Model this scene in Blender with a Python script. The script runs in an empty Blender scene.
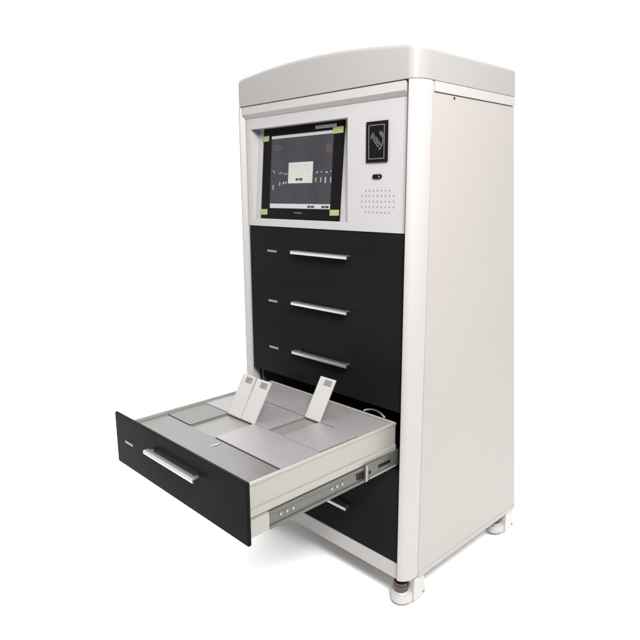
import bpy, bmesh, math, random
from mathutils import Vector, Matrix
random.seed(4)
scene = bpy.context.scene
COL = scene.collection
OZ = 0.2                                   # the floor stands at z = 0.2 in the surveyed numbers below

# ------------------------------------------------------------------ materials
def mat(name, base, rough=0.5, metal=0.0, spec=0.5, vary=0.03, scale=18.0, bump=0.0, bscale=160.0,
        stretch=(1, 1, 1), coat=0.0, rvar=0.012, emit=None, estr=0.600):
    m = bpy.data.materials.new(name); m.use_nodes = True
    nt = m.node_tree; b = nt.nodes['Principled BSDF']
    b.inputs['Metallic'].default_value = metal
    b.inputs['Specular IOR Level'].default_value = spec
    b.inputs['Coat Weight'].default_value = coat
    b.inputs['Coat Roughness'].default_value = 0.12
    tc = nt.nodes.new('ShaderNodeTexCoord'); mp = nt.nodes.new('ShaderNodeMapping')
    mp.inputs['Scale'].default_value = stretch
    nt.links.new(tc.outputs['Object'], mp.inputs['Vector'])
    n = nt.nodes.new('ShaderNodeTexNoise'); n.inputs['Scale'].default_value = scale; n.inputs['Detail'].default_value = 4
    nt.links.new(mp.outputs['Vector'], n.inputs['Vector'])
    cr = nt.nodes.new('ShaderNodeMapRange')
    cr.inputs['From Min'].default_value = 0.25; cr.inputs['From Max'].default_value = 0.75
    cr.inputs['To Min'].default_value = 1 - vary; cr.inputs['To Max'].default_value = 1 + vary
    nt.links.new(n.outputs['Fac'], cr.inputs['Value'])
    mx = nt.nodes.new('ShaderNodeVectorMath'); mx.operation = 'SCALE'
    mx.inputs[0].default_value = base
    nt.links.new(cr.outputs['Result'], mx.inputs['Scale'])
    nt.links.new(mx.outputs['Vector'], b.inputs['Base Color'])
    rr = nt.nodes.new('ShaderNodeMapRange')
    rr.clamp = False; cr.clamp = False
    rr.inputs['To Min'].default_value = max(0.02, rough - rvar); rr.inputs['To Max'].default_value = min(1, rough + rvar)
    nt.links.new(n.outputs['Fac'], rr.inputs['Value']); nt.links.new(rr.outputs['Result'], b.inputs['Roughness'])
    if bump > 0:
        n2 = nt.nodes.new('ShaderNodeTexNoise'); n2.inputs['Scale'].default_value = bscale; n2.inputs['Detail'].default_value = 2
        nt.links.new(mp.outputs['Vector'], n2.inputs['Vector'])
        bp = nt.nodes.new('ShaderNodeBump'); bp.inputs['Strength'].default_value = bump; bp.inputs['Distance'].default_value = 0.002
        nt.links.new(n2.outputs['Fac'], bp.inputs['Height']); nt.links.new(bp.outputs['Normal'], b.inputs['Normal'])
    if emit:
        b.inputs['Emission Color'].default_value = (*emit, 1); b.inputs['Emission Strength'].default_value = estr
    return m

M = dict(
    white=mat('white_powder_coat', (0.2918, 0.2818, 0.2786), 0.42, spec=0.22, vary=0.012, scale=5, bump=0.05, bscale=420),
    cap=mat('white_gloss_cap', (0.2253, 0.2205, 0.2154), 0.36, spec=0.14, vary=0.012, scale=5),
    side=mat('warm_white_side_sheet', (0.2643, 0.2494, 0.2367), 0.45, spec=0.25, vary=0.02, scale=3, bump=0.5, bscale=5),
    fascia=mat('white_fascia_sheet', (0.2949, 0.2861, 0.2909), 0.42, vary=0.012, scale=6, bump=0.04, bscale=380),
    black=mat('gloss_black_front', (0.0072, 0.0076, 0.0082), 0.22, spec=0.012, vary=0.15, scale=6, bump=0.03, bscale=60),
    black2=mat('black_plastic', (0.0049, 0.0045, 0.0045), 0.35, spec=0.05, vary=0.08),
    dark=mat('shaded_interior_metal', (0.055, 0.050, 0.050), 0.6, spec=0.3, vary=0.1),  # interior shade is put into this metal's dark colour
    alu=mat('brushed_aluminium', (0.4428, 0.4428, 0.4387), 0.42, metal=1.0, vary=0.05, scale=30, stretch=(3, 40, 40)),
    plate=mat('satin_nickel_plate', (0.1952, 0.1952, 0.1919), 0.45, metal=0.7, vary=0.05),
    tray=mat('cream_coated_steel', (0.2116, 0.206, 0.1865), 0.40, vary=0.02, scale=8, bump=0.03, bscale=200),
    cover=mat('grey_lid_sheet', (0.0815, 0.0776, 0.0782), 0.32, spec=0.45, vary=0.07, scale=9, bump=0.02, bscale=30),
    lidmat=mat('grey_flip_lid_sheet', (0.1652, 0.1577, 0.1608), 0.32, spec=0.45, vary=0.07, scale=9, bump=0.02, bscale=30),
    lidmat_dim=mat('shaded_flip_lid_sheet', (0.0681, 0.0681, 0.0659), 0.32, spec=0.45, vary=0.07, scale=9, bump=0.02, bscale=30),  # darker copy of the flip-lid grey, dim reflection put into the colour
    cell=mat('grey_cell_floor', (0.1266, 0.1234, 0.1186), 0.35, spec=0.4, vary=0.06, scale=9),
    lid=mat('white_lid_plastic', (0.2973, 0.292, 0.2894), 0.35, vary=0.015),
    label=mat('grey_printed_label', (0.1562, 0.1562, 0.1529), 0.6, vary=0.25, scale=260),
    ink=mat('dark_label_ink', (0.10, 0.10, 0.10), 0.6, vary=0.2, scale=200),
    steel=mat('zinc_plated_slide', (0.0805, 0.079, 0.0717), 0.45, metal=0.4, vary=0.06, scale=25, stretch=(4, 1, 4)),
    screen=mat('dim_lcd_screen', (0.02, 0.019, 0.022), 0.22, spec=0.1, vary=0.08, emit=(0.050, 0.045, 0.056), estr=0.540),
    uibar=mat('screen_toolbar', (0.2, 0.2, 0.2), 0.3, emit=(0.50, 0.49, 0.52), estr=0.281),
    uilight=mat('screen_dialog', (0.2, 0.2, 0.19), 0.3, emit=(0.50, 0.49, 0.45), estr=0.360),
    uitick=mat('screen_icon', (0.15, 0.15, 0.15), 0.3, emit=(0.30, 0.30, 0.31), estr=0.360),
    uidark=mat('screen_button', (0.02, 0.02, 0.02), 0.3, vary=0.1),
    uired=mat('screen_red_icon', (0.03, 0.02, 0.02), 0.3, emit=(0.070, 0.038, 0.046), estr=0.432),
    tape=mat('yellow_green_tape', (0.1991, 0.2268, 0.083), 0.5, vary=0.06, scale=60),
    sticker=mat('white_sticker', (0.3227, 0.3175, 0.3227), 0.5, vary=0.04),
    iconm=mat('grey_print', (0.0827, 0.0827, 0.0827), 0.5, vary=0.15, scale=120),
    hole=mat('dark_hole', (0.16, 0.15, 0.15), 0.8, vary=0.1),
    rubber=mat('dark_brown_rubber', (0.035, 0.018, 0.016), 0.4, vary=0.2, scale=90),
    nylon=mat('white_nylon', (0.3232, 0.3157, 0.3044), 0.35, vary=0.03),
    bounce_cut=mat('grey_bounce_cut', (0.20, 0.20, 0.20), 0.8, spec=0.2, vary=0.15, scale=3),
    floor=mat('white_paper_floor', (0.92, 0.92, 0.92), 0.8, spec=0.1, vary=0.004),
)

def vary_glow(m, c0, c1, scale):
    nt = m.node_tree; n = nt.nodes.new('ShaderNodeTexNoise'); n.inputs['Scale'].default_value = scale; n.inputs['Detail'].default_value = 3
    t = nt.nodes.new('ShaderNodeTexCoord'); nt.links.new(t.outputs['Object'], n.inputs['Vector'])
    r = nt.nodes.new('ShaderNodeValToRGB'); r.color_ramp.elements[0].position = 0.32; r.color_ramp.elements[1].position = 0.68
    r.color_ramp.elements[0].color = (*c0, 1); r.color_ramp.elements[1].color = (*c1, 1)
    nt.links.new(n.outputs['Fac'], r.inputs['Fac']); nt.links.new(r.outputs['Color'], nt.nodes['Principled BSDF'].inputs['Emission Color'])
vary_glow(M['screen'], (0.028, 0.026, 0.028), (0.050, 0.046, 0.062), 11)
vary_glow(M['uilight'], (0.35, 0.35, 0.30), (0.46, 0.45, 0.42), 40)
# ------------------------------------------------------------------ mesh helpers (surveyed coordinates)
def bm_new(): return bmesh.new()

def add_box(bm, x0, x1, y0, y1, z0, z1, bev=0.0, seg=2, mi=0):
    r = bmesh.ops.create_cube(bm, size=1.0)
    vs = r['verts']
    for v in vs:
        v.co = Vector(((x0 + x1) / 2 + v.co.x * (x1 - x0), (y0 + y1) / 2 + v.co.y * (y1 - y0), (z0 + z1) / 2 + v.co.z * (z1 - z0)))
    fs = {f for v in vs for f in v.link_faces}
    for f in fs: f.material_index = mi
    if bev > 0:
        es = list({e for v in vs for e in v.link_edges})
        bmesh.ops.bevel(bm, geom=es, offset=bev, segments=seg, profile=0.5, affect='EDGES')

def add_prism(bm, pts, axis, a0, a1, mi=0):
    """closed outline pts (2-D) swept along axis from a0 to a1"""
    def co(p, a):
        return {'x': (a, p[0], p[1]), 'y': (p[0], a, p[1]), 'z': (p[0], p[1], a)}[axis]
    A = [bm.verts.new(co(p, a0)) for p in pts]; B = [bm.verts.new(co(p, a1)) for p in pts]
    n = len(pts); fs = []
    for i in range(n):
        fs.append(bm.faces.new((A[i], A[(i + 1) % n], B[(i + 1) % n], B[i])))
    fs.append(bm.faces.new(A[::-1])); fs.append(bm.faces.new(B))
    for f in fs: f.material_index = mi
    return fs

def add_cyl(bm, c, r, h, axis='z', seg=28, r2=None, mi=0):
    mat4 = Matrix.Translation(Vector(c))
    if axis == 'x': mat4 = mat4 @ Matrix.Rotation(math.pi / 2, 4, 'Y')
    if axis == 'y': mat4 = mat4 @ Matrix.Rotation(math.pi / 2, 4, 'X')
    r_ = bmesh.ops.create_cone(bm, cap_ends=True, segments=seg, radius1=r, radius2=r if r2 is None else r2, depth=h, matrix=mat4)
    for f in {f for v in r_['verts'] for f in v.link_faces}: f.material_index = mi

def add_tube(bm, pts, r, seg=8):
    rings = []
    pts = [Vector(p) for p in pts]
    for i, p in enumerate(pts):
        t = (pts[min(i + 1, len(pts) - 1)] - pts[max(i - 1, 0)]).normalized()
        u = t.cross(Vector((0, 0, 1)));
        if u.length < 1e-4: u = t.cross(Vector((0, 1, 0)))
        u.normalize(); w = t.cross(u)
        rings.append([bm.verts.new(p + (u * math.cos(a) + w * math.sin(a)) * r) for a in [2 * math.pi * k / seg for k in range(seg)]])
    for a, b in zip(rings, rings[1:]):
        for k in range(seg): bm.faces.new((a[k], a[(k + 1) % seg], b[(k + 1) % seg], b[k]))
    bm.faces.new(rings[0][::-1]); bm.faces.new(rings[-1])

ROOTLOC = {}
def obj(name, bm, m, parent, label=None, smooth=35):
    bmesh.ops.recalc_face_normals(bm, faces=bm.faces)
    wl = ROOTLOC.get(parent.name if parent else None, Vector((0, 0, OZ)))
    for v in bm.verts: v.co -= wl
    me = bpy.data.meshes.new(name); bm.to_mesh(me); bm.free()
    for mm in (m if isinstance(m, (list, tuple)) else [m]): me.materials.append(mm)
    if smooth:
        for p in me.polygons: p.use_smooth = True
        me.set_sharp_from_angle(angle=math.radians(smooth))
    o = bpy.data.objects.new(name, me); COL.objects.link(o)
    if smooth:
        wn = o.modifiers.new('even_normals', 'WEIGHTED_NORMAL'); wn.keep_sharp = True; wn.weight = 100
    o.parent = parent
    if parent: ROOTLOC[o.name] = wl
    if label: o['label'] = label
    return o

def box(name, m, parent, x0, x1, y0, y1, z0, z1, bev=0.0, label=None):
    bm = bm_new(); add_box(bm, x0, x1, y0, y1, z0, z1, bev); return obj(name, bm, m, parent, label)

# ------------------------------------------------------------------ the cabinet
XL, XR = -0.056, 0.640
YF = -0.012
def yback(z): return 0.588 - 0.1265 * (z - 0.295)      # the rear leans slightly forward towards the top

cab = bpy.data.objects.new('storage_cabinet', None); COL.objects.link(cab)
cab.empty_display_size = 0.1
cab.location = (0.30, 0.28, 0.0)
ROOTLOC[cab.name] = Vector((0.30, 0.28, OZ))
cab['label'] = 'tall white cabinet with black drawer fronts, a touch screen and one drawer pulled out'
cab['category'] = 'cabinet'

# corner posts: rounded extrusions running from the sill to the cap
def post(side):
    q = []
    cx, cy, rx, ry = 0.612, 0.034, 0.028, 0.046
    q += [(0.601, 0.030), (0.601, 0.004), (0.6035, -0.002), (0.609, -0.0085)]
    for k in range(0, 15):
        a = math.pi / 2 * k / 14
        q.append((cx + rx * math.sin(a), cy - ry * math.cos(a)))
    q += [(0.640, 0.040), (0.6365, 0.0415), (0.6365, 0.052), (0.622, 0.052), (0.622, 0.030)]
    if side < 0: q = [(0.584 - x, y) for x, y in q]
    bm = bm_new(); add_prism(bm, q, 'z', 0.294, 1.5815); return obj('corner_post', bm, M['white'], cab, smooth=30)
post(1); post(-1)

# side sheets with a small folded bottom hem, raked rear edge
def side_panel(x0, x1):
    bm = bm_new()
    prof = [(0.047, 0.287), (yback(0.287), 0.287), (yback(1.5575), 1.5575), (0.047, 1.5575)]
    add_prism(bm, prof, 'x', x0, x1)
    es = [e for e in bm.edges if abs(e.verts[0].co.x - e.verts[1].co.x) < 1e-6]
    bmesh.ops.bevel(bm, geom=es, offset=0.0015, segments=2, affect='EDGES')
    return bm
bm = side_panel(0.6225, 0.6375)
obj('side_panel', bm, M['side'], cab)
obj('side_panel', side_panel(-0.0535, -0.0385), M['side'], cab)
for x0, x1 in ((0.620, 0.640), (-0.056, -0.036)):
    bm = bm_new(); prof = [(0.055, 0.2835), (yback(0.2835), 0.2835), (yback(0.299) - .0005, 0.299), (0.055, 0.299)]
    add_prism(bm, prof, 'x', x0 + (0.0155 if x1 > .1 else 0.0016), x1 - 0.0016 if x1 > .1 else x0 + 0.0045)
    obj('bottom_hem', bm, M['side'], cab)
    bm = bm_new(); prof = [(0.0525, 1.5588), (yback(1.56), 1.5588), (yback(1.5815), 1.5815), (0.0525, 1.5815)]
    add_prism(bm, prof, 'x', x0, x1); obj('top_side_rail', bm, M['white'], cab)
bm = bm_new(); add_cyl(bm, (0.6378, 0.135, 1.5508), 0.0032, 0.0012, 'x', 16)
obj('screw_hole', bm, M['black2'], cab)

bm = bm_new()
add_prism(bm, [(yback(0.288) - 0.012, 0.288), (yback(0.288) - 0.0005, 0.288), (yback(1.557) - 0.0005, 1.557), (yback(1.557) - 0.012, 1.557)], 'x', -0.0382, 0.6222)
obj('back_panel', bm, M['side'], cab)
box('base_plate', M['white'], cab, -0.0382, 0.6222, 0.05, 0.57, 0.286, 0.296, 0.001)

# header band under the cap, chamfered into the fascia recess
bm = bm_new()
add_prism(bm, [(-0.0095, 1.5805), (-0.0095, 1.5595), (-0.0080, 1.5575), (0.0012, 1.5478), (0.024, 1.5478), (0.024, 1.5805)], 'x', -0.0165, 0.6005)
obj('header_rail', bm, M['white'], cab)
# sill under the lowest drawer
bm = bm_new()
add_prism(bm, [(0.001, 0.286), (0.001, 0.331), (0.004, 0.334), (0.03, 0.334), (0.03, 0.286)], 'x', -0.0165, 0.6005)
obj('sill_rail', bm, M['white'], cab)

# arched top cap with rounded front corners and softened top edge
def cap():
    cx, cy, rx, ry = 0.606, 0.036, 0.034, 0.048
    xs = []
    for k in range(13):
        a = math.pi / 2 * k / 12
        xs.append((cx + rx * math.sin(a), cy - ry * math.cos(a)))        # right corner from front to side
    right = xs
    left = [(0.584 - x, y) for x, y in xs][::-1]                            # from side to front
    mid = [(left[-1][0] + (right[0][0] - left[-1][0]) * k / 24, YF) for k in range(1, 24)]
    fr = left + mid + right
    n = len(fr)
    def zt(x):
        u = (x - 0.292) / 0.348
        return 1.6585 + 0.0245 * (1 - u * u) - 0.002 * u
    rings = [(1.5826, 0.0012), (1.5838, 0.0), ('t', -0.0150, 0.0), ('t', -0.0095, 0.0008), ('t', -0.0052, 0.0028), ('t', -0.0022, 0.0060), ('t', -0.0006, 0.0100), ('t', 0.0, 0.0150)]
    bm = bm_new(); F = []; B = []
    for r in rings:
        fl, bl = [], []
        for i, (x, y) in enumerate(fr):
            z = r[0] if r[0] != 't' else zt(x) + r[1]
            off = r[-1]
            if i < len(left): c = Vector((0.584 - cx, cy)); s = 1
            elif i >= n - len(right): c = Vector((cx, cy)); s = 1
            else: c = None
            if c is None: px, py = x, y + off
            else:
                d = Vector((x, y)) - c; e = Vector((d.x / rx ** 2, d.y / ry ** 2)).normalized()
                px, py = x - e.x * off, y - e.y * off
            fl.append(bm.verts.new((px, py, z)))
            bl.append(bm.verts.new((px, yback(z) - off, z)))
        F.append(fl); B.append(bl)
    for a in range(len(rings) - 1):
        for i in range(n - 1):
            bm.faces.new((F[a][i], F[a][i + 1], F[a + 1][i + 1], F[a + 1][i]))
            bm.faces.new((B[a][i + 1], B[a][i], B[a + 1][i], B[a + 1][i + 1]))
        for i, j in ((0, 0), (n - 1, n - 1)):
            bm.faces.new((F[a][i], B[a][j], B[a + 1][j], F[a + 1][i]))
    for i in range(n - 1):
        bm.faces.new((F[-1][i], F[-1][i + 1], B[-1][i + 1], B[-1][i]))
        bm.faces.new((F[0][i + 1], F[0][i], B[0][i], B[0][i + 1]))
    return obj('top_cap', bm, M['cap'], cab, smooth=50)
cap()
bm = bm_new()                                                                # shadow gap plate the cap sits on
add_prism(bm, [(0.012, 1.578), (yback(1.585) - 0.006, 1.578), (yback(1.585) - 0.006, 1.590), (0.012, 1.590)], 'x', -0.045, 0.63)
obj('cap_support', bm, M['dark'], cab)

# fascia sheet with the recessed, tapering opening for the monitor
FX0, FX1, FZ0, FZ1 = 0.0015, 0.5995, 1.2300, 1.5470
OX0, OX1, OZ0, OZ1 = 0.007, 0.409, 1.2525, 1.5160
FX0 = -0.0140
def fascia():
    bm = bm_new(); y = 0.001
    xs = [FX0, OX0, OX1, FX1]; zs = [FZ0, OZ0, OZ1, FZ1]
    g = [[bm.verts.new((x, y, z)) for z in zs] for x in xs]
    for i in range(3):
        for k in range(3):
            if i == 1 and k == 1: continue
            bm.faces.new((g[i][k], g[i + 1][k], g[i + 1][k + 1], g[i][k + 1]))
    # tapering sides
    mid = [bm.verts.new(c) for c in ((0.0085, 0.0105, 1.2510), (0.4060, 0.0105, 1.2510), (0.4050, 0.0310, 1.5165), (0.0105, 0.0310, 1.5165))]
    inner = [bm.verts.new(c) for c in ((0.0365, 0.0120, 1.2508), (0.3710, 0.0120, 1.2508), (0.3710, 0.0340, 1.5167), (0.0365, 0.0340, 1.5167))]
    o = [g[1][1], g[2][1], g[2][2], g[1][2]]
    for a, b in ((o, mid), (mid, inner)):
        for k in range(4): bm.faces.new((a[k], a[(k + 1) % 4], b[(k + 1) % 4], b[k]))
    # folded edges
    b = [bm.verts.new((x, 0.018, z)) for x, z in ((FX0, FZ0), (FX1, FZ0), (FX1, FZ1), (FX0, FZ1))]
    c = [[g[i][0] for i in range(4)], [g[3][k] for k in range(4)], [g[i][3] for i in (3, 2, 1, 0)], [g[0][k] for k in (3, 2, 1, 0)]]
    for k in range(4):
        bm.faces.new([b[(k + 1) % 4], b[k]] + c[k])
    return obj('fascia', bm, M['fascia'], cab, smooth=0)
fas = fascia()

# ---- monitor, tilted slightly back in its opening
L = math.hypot(0.264, 0.021)
MV = Vector((0, 0.021 / L, 0.264 / L)); MN = Vector((0, -0.264 / L, 0.021 / L))   # up along the panel / out of it
MP = Vector((0.038, 0.0075, 1.2535))
def mon_pt(u, v, w=0.0): return MP + Vector((1, 0, 0)) * u + MV * v + MN * w
def mquad(bm, u0, u1, v0, v1, w0, w1, mi=0, skew=0.0):
    vs = [bm.verts.new(mon_pt(u, v + (skew if u == u1 else 0), w)) for w in (w0, w1) for (u, v) in ((u0, v0), (u1, v0), (u1, v1), (u0, v1))]
    fs = [(3, 2, 1, 0), (4, 5, 6, 7), (0, 1, 5, 4), (1, 2, 6, 5), (2, 3, 7, 6), (3, 0, 4, 7)]
    for f in fs:
        fc = bm.faces.new([vs[i] for i in f]); fc.material_index = mi
bm = bm_new()
W_, H_ = 0.3315, 0.2680
SU0, SU1, SV0, SV1 = 0.0345, 0.2975, 0.0300, 0.2410
mquad(bm, 0, W_, 0, SV0, -0.03, 0); mquad(bm, 0, W_, SV1, H_, -0.03, 0)
mquad(bm, 0, SU0, SV0, SV1, -0.03, 0); mquad(bm, SU1, W_, SV0, SV1, -0.03, 0)
mquad(bm, -0.0, W_, 0, H_, -0.05, -0.0305)
monitor = obj('monitor', bm, M['black2'], cab, 'black framed touch screen with green tape on its corners', smooth=0)
bm = bm_new()
mquad(bm, SU0, SU1, SV0, SV1, -0.006, -0.0025, 0)
mquad(bm, SU0 + .0005, SU1 - .0005, 0.2325, 0.2408, -0.0024, -0.0019, 1)                   # title bar
mquad(bm, SU0 + .004, SU1 - .0005, 0.0308, 0.0440, -0.0024, -0.0019, 1)                   # bottom bar
for a, b in ((0.205, 0.2165), (0.219, 0.2325), (0.262, 0.2745), (0.277, 0.2905)): mquad(bm, a, b, 0.0335, 0.0395, -0.0018, -0.0015, 4)
mquad(bm, 0.1170, 0.2195, 0.1025, 0.1615, -0.0024, -0.0019, 2)                             # dialog
mquad(bm, 0.1170, 0.2195, 0.1545, 0.1610, -0.0018, -0.0015, 1)
for a, b in ((0.1500, 0.1615), (0.1650, 0.1785)): mquad(bm, a, b, 0.1100, 0.1165, -0.0018, -0.0015, 4)
mquad(bm, 0.150, 0.19, 0.131, 0.1345, -0.0018, -0.0016, 1)
mquad(bm, 0.2675, 0.2895, 0.182, 0.2075, -0.0024, -0.0021, 5)                              # faint red patch
for (u, v0, v1, w) in ((0.0495, 0.0835, 0.0985, .0035), (0.0797, 0.0955, 0.1065, .0035), (0.0965, 0.1005, 0.1065, .006), (0.1065, 0.1010, 0.1075, .004),
                       (0.2335, 0.1045, 0.1165, .0035), (0.2535, 0.1035, 0.1165, .0035), (0.2715, 0.1010, 0.1170, .0045), (0.2925, 0.1020, 0.1170, .0035)):
    mquad(bm, u - w / 2, u + w / 2, v0, v1, -0.0024, -0.0021, 3, 0.001)
for (u, v) in ((0.0465, 0.138), (0.0505, 0.134), (0.0755, 0.1305), (0.0815, 0.1325), (0.0925, 0.129), (0.1015, 0.1275), (0.1075, 0.129),
               (0.2325, 0.1285), (0.2365, 0.1305), (0.2515, 0.1305), (0.2705, 0.1300), (0.2745, 0.1285), (0.2905, 0.1315)):
    mquad(bm, u, u + 0.0045, v, v + 0.003, -0.0024, -0.0021, 3)
for v, w in ((0.212, .03), (0.206, .045), (0.200, .036)): mquad(bm, 0.041, 0.041 + w, v, v + 0.002, -0.0024, -0.0022, 6)
M['uifaint'] = mat('screen_faint_text', (0.03, 0.03, 0.03), 0.3, emit=(0.08, 0.075, 0.09), estr=0.540)
obj('screen', bm, [M['screen'], M['uibar'], M['uilight'], M['uitick'], M['uidark'], M['uired'], M['uifaint']], monitor, smooth=0)
bm = bm_new()
mquad(bm, 0.225, 0.3065, 0.2480, 0.2560, 0.0002, 0.0006, 0)
for u, w in ((0.231, .010), (0.245, .004), (0.252, .012), (0.268, .003), (0.275, .008), (0.288, .004), (0.296, .005)):
    mquad(bm, u, u + w, 0.2505, 0.2530, 0.0007, 0.0009, 1)
obj('sticker', bm, [M['sticker'], M['hole']], monitor, smooth=0)
bm = bm_new()
u = 0.152
for w in (.0035, .004, .003, .0045, .0035, .004, .003): mquad(bm, u, u + w, 0.0165, 0.0200, 0.0002, 0.0005); u += w + .0012
obj('maker_mark', bm, M['iconm'], monitor, smooth=0)
for (u0, u1, v0, v1, sk) in ((0.0000, 0.0265, 0.2265, 0.2420, .001), (0.2940, 0.3335, 0.2300, 0.2470, .0005), (0.0015, 0.0310, 0.0100, 0.0265, .0006), (0.2985, 0.3335, 0.0135, 0.0290, .0008)):
    bm = bm_new(); mquad(bm, u0, u1, v0, v1, 0.0010, 0.0016, 0, sk); obj('tape', bm, M['tape'], monitor, smooth=0)

# ---- card reader plate with its tap-a-card mark
bm = bm_new(); add_box(bm, 0.4755, 0.5450, -0.0035, 0.0000, 1.4010, 1.4990, 0.0015)
reader = obj('card_reader', bm, M['black2'], cab)
def fpoly(bm, pts, y0, y1): add_prism(bm, pts, 'y', y0, y1)
bm = bm_new()
x0, x1, z0, z1, t = 0.4850, 0.5362, 1.4090, 1.4905, 0.0020
for (a, b, c, d) in ((x0, x1, z0, z0 + t), (x0, x1, z1 - t, z1), (x0, x0 + t, z0 + t, z1 - t), (x1 - t, x1, z0 + t, z1 - t)):
    add_box(bm, a, b, -0.0046, -0.0037, c, d)
obj('border_line', bm, M['iconm'], reader, smooth=0)
bm = bm_new()
def stroke(bm, pts, w, y0=-0.0046, y1=-0.0037):
    pts = [Vector(p) for p in pts]; l, r = [], []
    for i, p in enumerate(pts):
        t = (pts[min(i + 1, len(pts) - 1)] - pts[max(0, i - 1)]).normalized(); nrm = Vector((-t.y, t.x)) * w / 2
        l.append(p + nrm); r.append(p - nrm)
    add_prism(bm, [tuple(q) for q in l + r[::-1]], 'y', y0, y1)
# radio waves
for k, rad in enumerate((0.006, 0.0105, 0.015)):
    c = Vector((0.5085, 1.4595))
    stroke(bm, [(c.x + rad * math.cos(a), c.y + rad * math.sin(a)) for a in [math.radians(150 + 8 * j) for j in range(-4, 6)]], 0.0017)
# the outlined card held slantwise
ang = math.radians(-50); ca, sa = math.cos(ang), math.sin(ang)
def rot(px, pz, cx=0.5125, cz=1.4490): return (cx + px * ca - pz * sa, cz + px * sa + pz * ca)
for (a, b, c_, d) in ((-0.0120, 0.0110, 0.0042, 0.0060), (-0.0120, 0.0110, -0.0060, -0.0042), (-0.0120, -0.0100, -0.0042, 0.0042), (0.0090, 0.0110, -0.0042, 0.0042), (-0.0075, 0.0060, -0.0012, 0.0012)):
    fpoly(bm, [rot(a, c_), rot(b, c_), rot(b, d), rot(a, d)], -0.0046, -0.0037)
# hand: thumb, four finger tips and the palm line
for (p, q_) in (((0.5305, 1.4715), (0.5262, 1.4610)), ((0.5270, 1.4735), (0.5232, 1.4640)), ((0.5234, 1.4745), (0.5205, 1.4672)), ((0.5325, 1.4670), (0.5290, 1.4580))):
    stroke(bm, [p, q_], 0.0020)
stroke(bm, [(0.5318, 1.4570), (0.5305, 1.4480), (0.5272, 1.4390), (0.5235, 1.4330), (0.5195, 1.4300)], 0.0018)
stroke(bm, [(0.5262, 1.4440), (0.5250, 1.4370), (0.5215, 1.4340), (0.5185, 1.4350)], 0.0015)
obj('tap_card_mark', bm, M['iconm'], reader, smooth=0)

# ---- small dark sensor window
bm = bm_new()
pts = []
for cx, s in ((0.5205, 1), (0.5025, -1)):
    for k in range(9):
        a = -math.pi / 2 + math.pi * k / 8
        pts.append((cx + s * 0.0056 * math.cos(a), 1.3670 + s * 0.0056 * math.sin(a)))
add_prism(bm, pts, 'y', -0.0022, 0.0005)
sens = obj('sensor_window', bm, M['black2'], cab)
bm = bm_new(); add_cyl(bm, (0.5190, -0.0024, 1.3662), 0.0028, 0.0012, 'y', 16); obj('lens', bm, M['iconm'], sens)  # paler disc is the window's glint, painted as grey

# ---- speaker holes punched in the fascia
bm = bm_new()
for r, z in enumerate((1.3330, 1.3200, 1.3065, 1.2930, 1.2795)):
    for c in range(9):
        if r in (0, 4) and c in (0, 8): continue
        x = 0.4605 + c * 0.0130
        add_cyl(bm, (x, 0.0004, z), 0.0019, 0.0010, 'y', 10)
obj('speaker_grille', bm, M['hole'], cab, smooth=0)

# ------------------------------------------------------------------ drawers
def handle(parent, zc, y=0.0, dx=0.0):
    """slim angular edge-pull: a sloping bar carried by two stubby ends"""
    bm = bm_new()
    x0, x1 = 0.2045 + dx, 0.4275 + dx
    pr = [(y - 0.0225, zc + 0.0012), (y - 0.0215, zc + 0.0042), (y - 0.0185, zc + 0.0050), (y - 0.0075, zc + 0.0050), (y - 0.0070, zc + 0.0036),
          (y - 0.0165, zc + 0.0018), (y - 0.0175, zc - 0.0044), (y - 0.0215, zc - 0.0044)]
    add_prism(bm, pr, 'x', x0, x1)
    for a in (x0 + 0.006, x1 - 0.016):
        add_box(bm, a, a + 0.010, y - 0.0085, y + 0.0005, zc + 0.0000, zc + 0.0046, 0.0008)
    return obj('handle', bm, M['alu'], parent, smooth=18)
def lock_plate(parent, zc, y=0.0, dx=0.0):
    bm = bm_new(); add_box(bm, 0.0765 + dx, 0.1190 + dx, y - 0.0022, y + 0.0002, zc - 0.0033, zc + 0.0033, 0.0008)
    return obj('lock_plate', bm, M['plate'], parent)
def closed_drawer(z0, z1, zh, zl):
    bm = bm_new()
    add_box(bm, -0.0080, 0.6000, 0.0, 0.018, z0, z1, 0.0004)
    add_box(bm, 0.02, 0.58, 0.0185, 0.40, z0 + 0.02, z1 - 0.02, mi=1)
    d = obj('drawer', bm, [M['black'], M['dark']], cab)
    handle(d, zh)
    if zl: lock_plate(d, zl)
    return d
closed_drawer(1.0714, 1.2278, 1.1605, 1.1560)
closed_drawer(0.9204, 1.0711, 1.0110, 1.0020)
closed_drawer(0.7690, 0.9201, 0.8620, 0.8535)
closed_drawer(0.3355, 0.6060, 0.4350, None)
# shelf and liners closing off the open bay, its shade put into their colour
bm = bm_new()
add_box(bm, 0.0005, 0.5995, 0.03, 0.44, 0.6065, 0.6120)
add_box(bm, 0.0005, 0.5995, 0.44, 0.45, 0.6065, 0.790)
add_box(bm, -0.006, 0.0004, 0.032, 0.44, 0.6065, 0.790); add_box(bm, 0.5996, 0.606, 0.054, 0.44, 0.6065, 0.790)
obj('drawer_bay', bm, M['dark'], cab)

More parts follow.
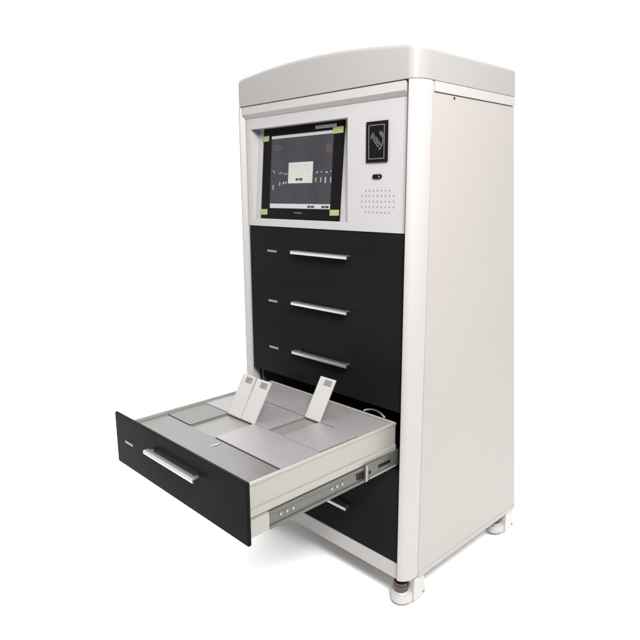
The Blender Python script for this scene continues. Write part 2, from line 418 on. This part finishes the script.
# ---- the open drawer
DX = -0.0095
TX0, TX1, TY0, TY1 = 0.0665, 0.5765, -0.4860, 0.0120
bm = bm_new()
zr, zf_, zb_ = 0.7345, 0.7228, 0.6735
ti = 0.0060
def ring(x0, x1, y0, y1, z): return [bm.verts.new((x, y, z)) for x, y in ((x0, y0), (x1, y0), (x1, y1), (x0, y1))]
R = [ring(TX0, TX1, TY0, TY1, zb_), ring(TX0, TX1, TY0, TY1, zr - 0.0075), ring(TX0 - .0018, TX1 + .0018, TY0, TY1 + .0015, zr - 0.0062), ring(TX0 - .0018, TX1 + .0018, TY0, TY1 + .0015, zr - 0.0012),
     ring(TX0 - .0005, TX1 + .0005, TY0 + .001, TY1, zr), ring(TX0 + ti - .001, TX1 - ti + .001, TY0 + .001, TY1 - ti + .001, zr), ring(TX0 + ti, TX1 - ti, TY0 + .001, TY1 - ti, zr - 0.001),
     ring(TX0 + ti, TX1 - ti, TY0 + .001, TY1 - ti, zf_)]
for a, b in zip(R, R[1:]):
    for k in range(4): bm.faces.new((a[k], a[(k + 1) % 4], b[(k + 1) % 4], b[k]))
bm.faces.new(R[0][::-1]); fl = bm.faces.new(R[-1]); fl.material_index = 1
# stepped lower skirt that carries the slides
add_box(bm, TX0 + 0.002, TX1 + 0.0035, TY0 + 0.004, TY1, 0.6560, 0.6733, 0.0012)
add_box(bm, TX0 + 0.004, TX1 - 0.006, TY0 + 0.008, TY1 - 0.01, 0.618, 0.6558)
tray = obj('drawer', bm, [M['tray'], M['cell']], cab, 'open tray drawer pulled far out with grey lids inside')
bm = bm_new(); add_box(bm, 0.0110, 0.5975, -0.4960, -0.4865, 0.6055, 0.7495, 0.0028, 3)
front = obj('front_panel', bm, M['black'], tray)
handle(tray, 0.7000, -0.4960, -0.0005); lock_plate(tray, 0.6800, -0.4960, -0.0110)

# cover sheet behind the front, and the lids of the cells (small lids hinge on their front edge)
def lid_box(name, x0, x1, y0, y1, z0, z1, m, label=None, bev=0.0006):
    bm = bm_new(); add_box(bm, x0, x1, y0, y1, z0, z1, bev); return obj(name, bm, m, tray, label)
lid_box('cover_sheet', 0.0735, 0.5690, -0.4840, -0.3765, 0.7242, 0.7270, M['cover'])
G = [0.0770 + 0.0578 * k for k in range(9)]; G[8] = 0.5610
e = 0.00035
def lid(c0, c1, y0, y1, dz=0.0, m='lidmat'):
    lid_box('lid', G[c0] + e, G[c1] - e, y0, y1, 0.7260 + dz, 0.7290 + dz, M[m])
lid(0, 2, -0.3735, -0.2515, -0.0008, 'lidmat_dim'); lid(4, 8, -0.3738, -0.2515, 0.0004)
lid(0, 5, -0.2490, -0.1210); lid(6, 7, -0.2490, -0.1210); lid(7, 8, -0.2530, -0.1210, 0.0022)
lid(0, 8, -0.1170, 0.0030, 0.0003)
# thin dividers at the edges of the open cells
for x in (G[2], G[4], G[5], G[6]):
    r0, r1 = (-0.3725, -0.2500) if x in (G[2], G[4]) else (-0.2480, -0.1200)
    box('cell_divider', M['cell'], tray, x - .0010, x + .0010, r0, r1, 0.7230, 0.7256, 0.0003)

def open_lid(x0, x1, y, deg, length, label, lean=0.0):
    """a lid swung up about its front edge; its face carries a small printed label near the free end"""
    z0 = 0.7295; t = 0.0032
    a = math.radians(deg); V = Vector((0, math.cos(a), math.sin(a))); N = Vector((0, -math.sin(a), math.cos(a)))
    U = Vector((1, 0, 0)); P = Vector((x0, y, z0)); w = x1 - x0
    bm = bm_new()
    def q(u0, u1, v0, v1, n0, n1, mi=0):
        vs = [bm.verts.new(P + U * (u + lean * v) + V * v + N * n) for n in (n0, n1) for (u, v) in ((u0, v0), (u1, v0), (u1, v1), (u0, v1))]
        for f in ((3, 2, 1, 0), (4, 5, 6, 7), (0, 1, 5, 4), (1, 2, 6, 5), (2, 3, 7, 6), (3, 0, 4, 7)):
            fc = bm.faces.new([vs[i] for i in f]); fc.material_index = mi
    q(0, w, 0, length, -t, 0)
    q(-0.0, w, -0.0025, -0.0004, -t - .001, 0.0005, 2)
    lu0, lu1, lv0, lv1 = w * 0.36, w * 0.86, length * 0.815, length * 0.955
    q(lu0, lu1, lv0, lv1, 0.0003, 0.0006, 1)
    for r, (a0, a1) in enumerate(((.10, .85), (.10, .60), (.15, .90), (.10, .70))):
        cv = lv0 + (lv1 - lv0) * (.12 + .21 * r)
        q(lu0 + (lu1 - lu0) * a0, lu0 + (lu1 - lu0) * a1, cv, cv + (lv1 - lv0) * .11, 0.0007, 0.0009, 2)
    return obj('lid', bm, [M['lid'], M['label'], M['ink']], tray, label, smooth=0)
open_lid(0.1955, 0.2525, -0.2535, 60, 0.1185, 'white raised lid with grey label, leftmost', -0.02)
open_lid(0.2545, 0.3125, -0.2530, 60.5, 0.1170, 'white raised lid with grey label, beside the leftmost', 0.04)
open_lid(0.3665, 0.4245, -0.1200, 60, 0.1190, 'white raised lid with grey label, standing alone', 0.02)

# slides
def slide(xf, s):
    bm = bm_new()
    # inner member along the drawer, middle channel, cabinet bracket
    def bx(d0, d1, y0, y1, z0, z1, bev=0.0006, mi=0):
        a, b = sorted((xf + s * d0, xf + s * d1)); add_box(bm, a, b, y0, y1, z0, z1, bev, 1, mi)
    bx(0.0000, 0.0060, -0.4820, -0.4260, 0.6110, 0.6535, mi=1)
    bx(-0.004, 0.0030, -0.4255, -0.0200, 0.6180, 0.6500, mi=0)
    bx(-0.004, 0.0065, -0.4255, -0.0200, 0.6455, 0.6535, mi=0)
    bx(-0.004, 0.0065, -0.4255, -0.0200, 0.6105, 0.6180, mi=0)
    for y in (-0.392, -0.374, -0.356, -0.232, -0.214, -0.196):
        add_cyl(bm, (xf + s * 0.0042, y, 0.6340), 0.0034, 0.0020, 'x', 14, mi=1)
    bx(0.0030, 0.0110, -0.1180, 0.0400, 0.6150, 0.6590, mi=0)
    bx(0.0111, 0.0118, -0.0700, -0.0200, 0.6350, 0.6445, mi=2)
    bx(0.0030, 0.0070, -0.1420, -0.1190, 0.6250, 0.6450, mi=2)
    bx(0.0100, 0.0130, -0.1180, -0.1120, 0.6140, 0.6575, mi=1)
    bx(0.0111, 0.0135, -0.1050, 0.0000, 0.6185, 0.6225, mi=1)
    bx(0.0111, 0.0118, -0.1060, -0.0980, 0.6300, 0.6400, mi=2)
    return obj('slide', bm, [M['steel'], M['tray'], M['black2']], tray)
slide(0.5765, 1); slide(0.0665, -1)
# slim white cable looping over the rear rim
bm = bm_new()
add_tube(bm, [(0.458 + 0.074 * t, 0.020 + 0.006 * math.sin(t * 3), 0.7290 + 0.0140 * math.sin(math.pi * (0.08 + 0.88 * t)) ** 0.7) for t in [k / 16 for k in range(17)]], 0.0026)
obj('cable', bm, M['nylon'], tray)

# ------------------------------------------------------------------ levelling casters
def caster(x, y):
    bm = bm_new()
    # housing: a rounded teardrop body, its mounting plate above
    pts = [(x + r * math.cos(a), y + 0.010 + r * 1.15 * math.sin(a)) for a in [2 * math.pi * k / 28 for k in range(28)] for r in [0.031]]
    add_prism(bm, pts, 'z', 0.2090, 0.2470)
    bmesh.ops.bevel(bm, geom=[ed for ed in bm.edges if abs(ed.verts[0].co.z - ed.verts[1].co.z) < 1e-5], offset=0.007, segments=3, affect='EDGES')
    # side bracket rising to the base, narrower at the top
    add_prism(bm, [(y + 0.016, 0.2150), (y + 0.070, 0.2150), (y + 0.074, 0.2240), (y + 0.062, 0.2550), (y + 0.058, 0.2840), (y + 0.016, 0.2840)], 'x', x + 0.014, x + 0.034)
    add_box(bm, x - 0.022, x + 0.030, y + 0.000, y + 0.058, 0.2800, 0.2855, 0.002)
    c = obj('caster', bm, M['nylon'], cab)
    bm = bm_new(); add_cyl(bm, (x, y, 0.2680), 0.0200, 0.0080, 'z', 32); add_cyl(bm, (x, y, 0.2595), 0.0215, 0.0080, 'z', 32); add_cyl(bm, (x, y, 0.2505), 0.0200, 0.0090, 'z', 32)
    add_cyl(bm, (x, y, 0.2780), 0.0120, 0.0130, 'z', 24)
    obj('levelling_ring', bm, M['rubber'], c)
    bm = bm_new(); add_cyl(bm, (x + 0.002, y + 0.040, 0.2250), 0.0245, 0.022, 'x', 32); obj('wheel', bm, M['nylon'], c)
    bm = bm_new(); add_cyl(bm, (x + 0.0345, y + 0.060, 0.2240), 0.0030, 0.003, 'x', 12); obj('axle_pin', bm, M['plate'], c)
caster(0.600, 0.022); caster(0.600, 0.522); caster(0.000, 0.022); caster(0.000, 0.522)

# ------------------------------------------------------------------ small white fleck on the cover sheet
bm = bm_new()
for k in range(6):
    t = k / 5; x = 0.345 + 0.005 * math.sin(t * 2.5); y = -0.414 + 0.030 * t; z = 0.7272 + 0.0012 * math.sin(math.pi * t); w = 0.0022 * math.sin(math.pi * (0.15 + 0.8 * t))
    for s in (-1, 1):
        bm.verts.new((x + s * w, y, z)); bm.verts.new((x + s * w, y, z + 0.0006))
bm.verts.ensure_lookup_table(); vv = list(bm.verts)
for k in range(5):
    a, b = k * 4, (k + 1) * 4
    for i, j in ((0, 1), (1, 3), (3, 2), (2, 0)): bm.faces.new((vv[a + i], vv[a + j], vv[b + j], vv[b + i]))
bm.faces.new((vv[0], vv[2], vv[3], vv[1])); bm.faces.new((vv[20], vv[21], vv[23], vv[22]))
sc = obj('white_fleck', bm, M['sticker'], None)
sc['label'] = 'tiny curved white fleck on the grey sheet behind the open drawer front'; sc['category'] = 'fleck'

# ------------------------------------------------------------------ floor
bm = bm_new()
vs = [bm.verts.new((x, y, OZ - 0.004)) for x, y in ((-12, -14), (14, -14), (14, 6), (-12, 6))]; bm.faces.new(vs)
fl = obj('floor', bm, M['bounce_cut'], None, smooth=0); fl['kind'] = 'structure'; fl['label'] = 'plain grey floor added out of view to cut bounce'  # unseen floor, added in grey to trim bounce onto the cabinet
# white paper sheet laid out under and far behind the cabinet; its near edge lies between the lamps and the cabinet
bm = bm_new()
f_, r_ = Vector((-0.717, 0.697)), Vector((0.697, 0.717)); c0 = Vector((1.51, -1.171)) + f_ * 0.78
vs = [bm.verts.new((q.x, q.y, OZ)) for q in (c0 - r_ * 150, c0 + r_ * 150, c0 + r_ * 150 + f_ * 250, c0 - r_ * 150 + f_ * 250)]; bm.faces.new(vs)
fl = obj('ground', bm, M['floor'], None, smooth=0); fl['kind'] = 'structure'; fl['label'] = 'white ground sheet under the cabinet'

# ------------------------------------------------------------------ light: added white surround glow and soft boxes
BACK_GLOW0, TOP = 0.03, 1.45
w = bpy.data.worlds.new('World'); scene.world = w; w.use_nodes = True
nt = w.node_tree; bg = nt.nodes['Background']
tc = nt.nodes.new('ShaderNodeTexCoord')
def ramp(vec, f0, f1, t0, t1):
    dp = nt.nodes.new('ShaderNodeVectorMath'); dp.operation = 'DOT_PRODUCT'; dp.inputs[1].default_value = Vector(vec).normalized()
    nt.links.new(tc.outputs['Generated'], dp.inputs[0])
    mr = nt.nodes.new('ShaderNodeMapRange'); mr.interpolation_type = 'SMOOTHSTEP'
    for k, v in (('From Min', f0), ('From Max', f1), ('To Min', t0), ('To Max', t1)): mr.inputs[k].default_value = v
    nt.links.new(dp.outputs['Value'], mr.inputs['Value']); return mr.outputs['Result']
def math_(op, a, b):
    n = nt.nodes.new('ShaderNodeMath'); n.operation = op; nt.links.new(a, n.inputs[0]); nt.links.new(b, n.inputs[1]); return n.outputs[0]
back_glow = ramp((-0.72, 0.69, 0), -0.1, 0.65, BACK_GLOW0, 1.15)          # white glow behind the cabinet, dimmed out of view to shape the light
top = ramp((0, 0, 1), 0.25, 0.8, 0.0, TOP)                    # overhead glow added to whiten the floor, no real lamps
nt.links.new(math_('ADD', back_glow, top), bg.inputs['Strength'])
bg.inputs['Color'].default_value = (1.0, 0.995, 0.99, 1)

def area(name, loc, target, size, power, col=(1, 1, 1)):
    l = bpy.data.lights.new(name, 'AREA'); l.shape = 'RECTANGLE'; l.size, l.size_y = size; l.energy = power; l.color = col
    o = bpy.data.objects.new(name, l); COL.objects.link(o); o.location = loc
    o.rotation_euler = (Vector(target) - Vector(loc)).to_track_quat('-Z', 'Y').to_euler()
area('key_softbox', (1.95, -1.08, 2.20), (0.60, 0.05, 1.35), (0.6, 0.7), 84, (1.0, 0.975, 0.955))

# ------------------------------------------------------------------ camera
cam = bpy.data.cameras.new('Camera'); cam.sensor_width = 36.0; cam.lens = 600.206 / 640 * 36; cam.clip_start = 0.02; cam.clip_end = 500
co = bpy.data.objects.new('Camera', cam); COL.objects.link(co); scene.camera = co
a, b, c = (math.radians(v) for v in (45.8306, -11.9857, -0.3090))
fwd = Vector((-math.sin(a) * math.cos(b), math.cos(a) * math.cos(b), math.sin(b)))
r = fwd.cross(Vector((0, 0, 1))).normalized(); u = r.cross(fwd)
r2 = r * math.cos(c) + u * math.sin(c); u2 = -r * math.sin(c) + u * math.cos(c)
m4 = Matrix((r2, u2, -fwd)).transposed().to_4x4(); m4.translation = Vector((1.51027, -1.17130, 1.32885 - OZ))
co.matrix_world = m4

scene.render.engine = 'CYCLES'
scene.render.resolution_x = scene.render.resolution_y = 1024
scene.view_settings.view_transform = 'Standard'; scene.view_settings.look = 'None'
scene.view_settings.exposure = 0.66; scene.view_settings.gamma = 1.0
scene.cycles.max_bounces = 10
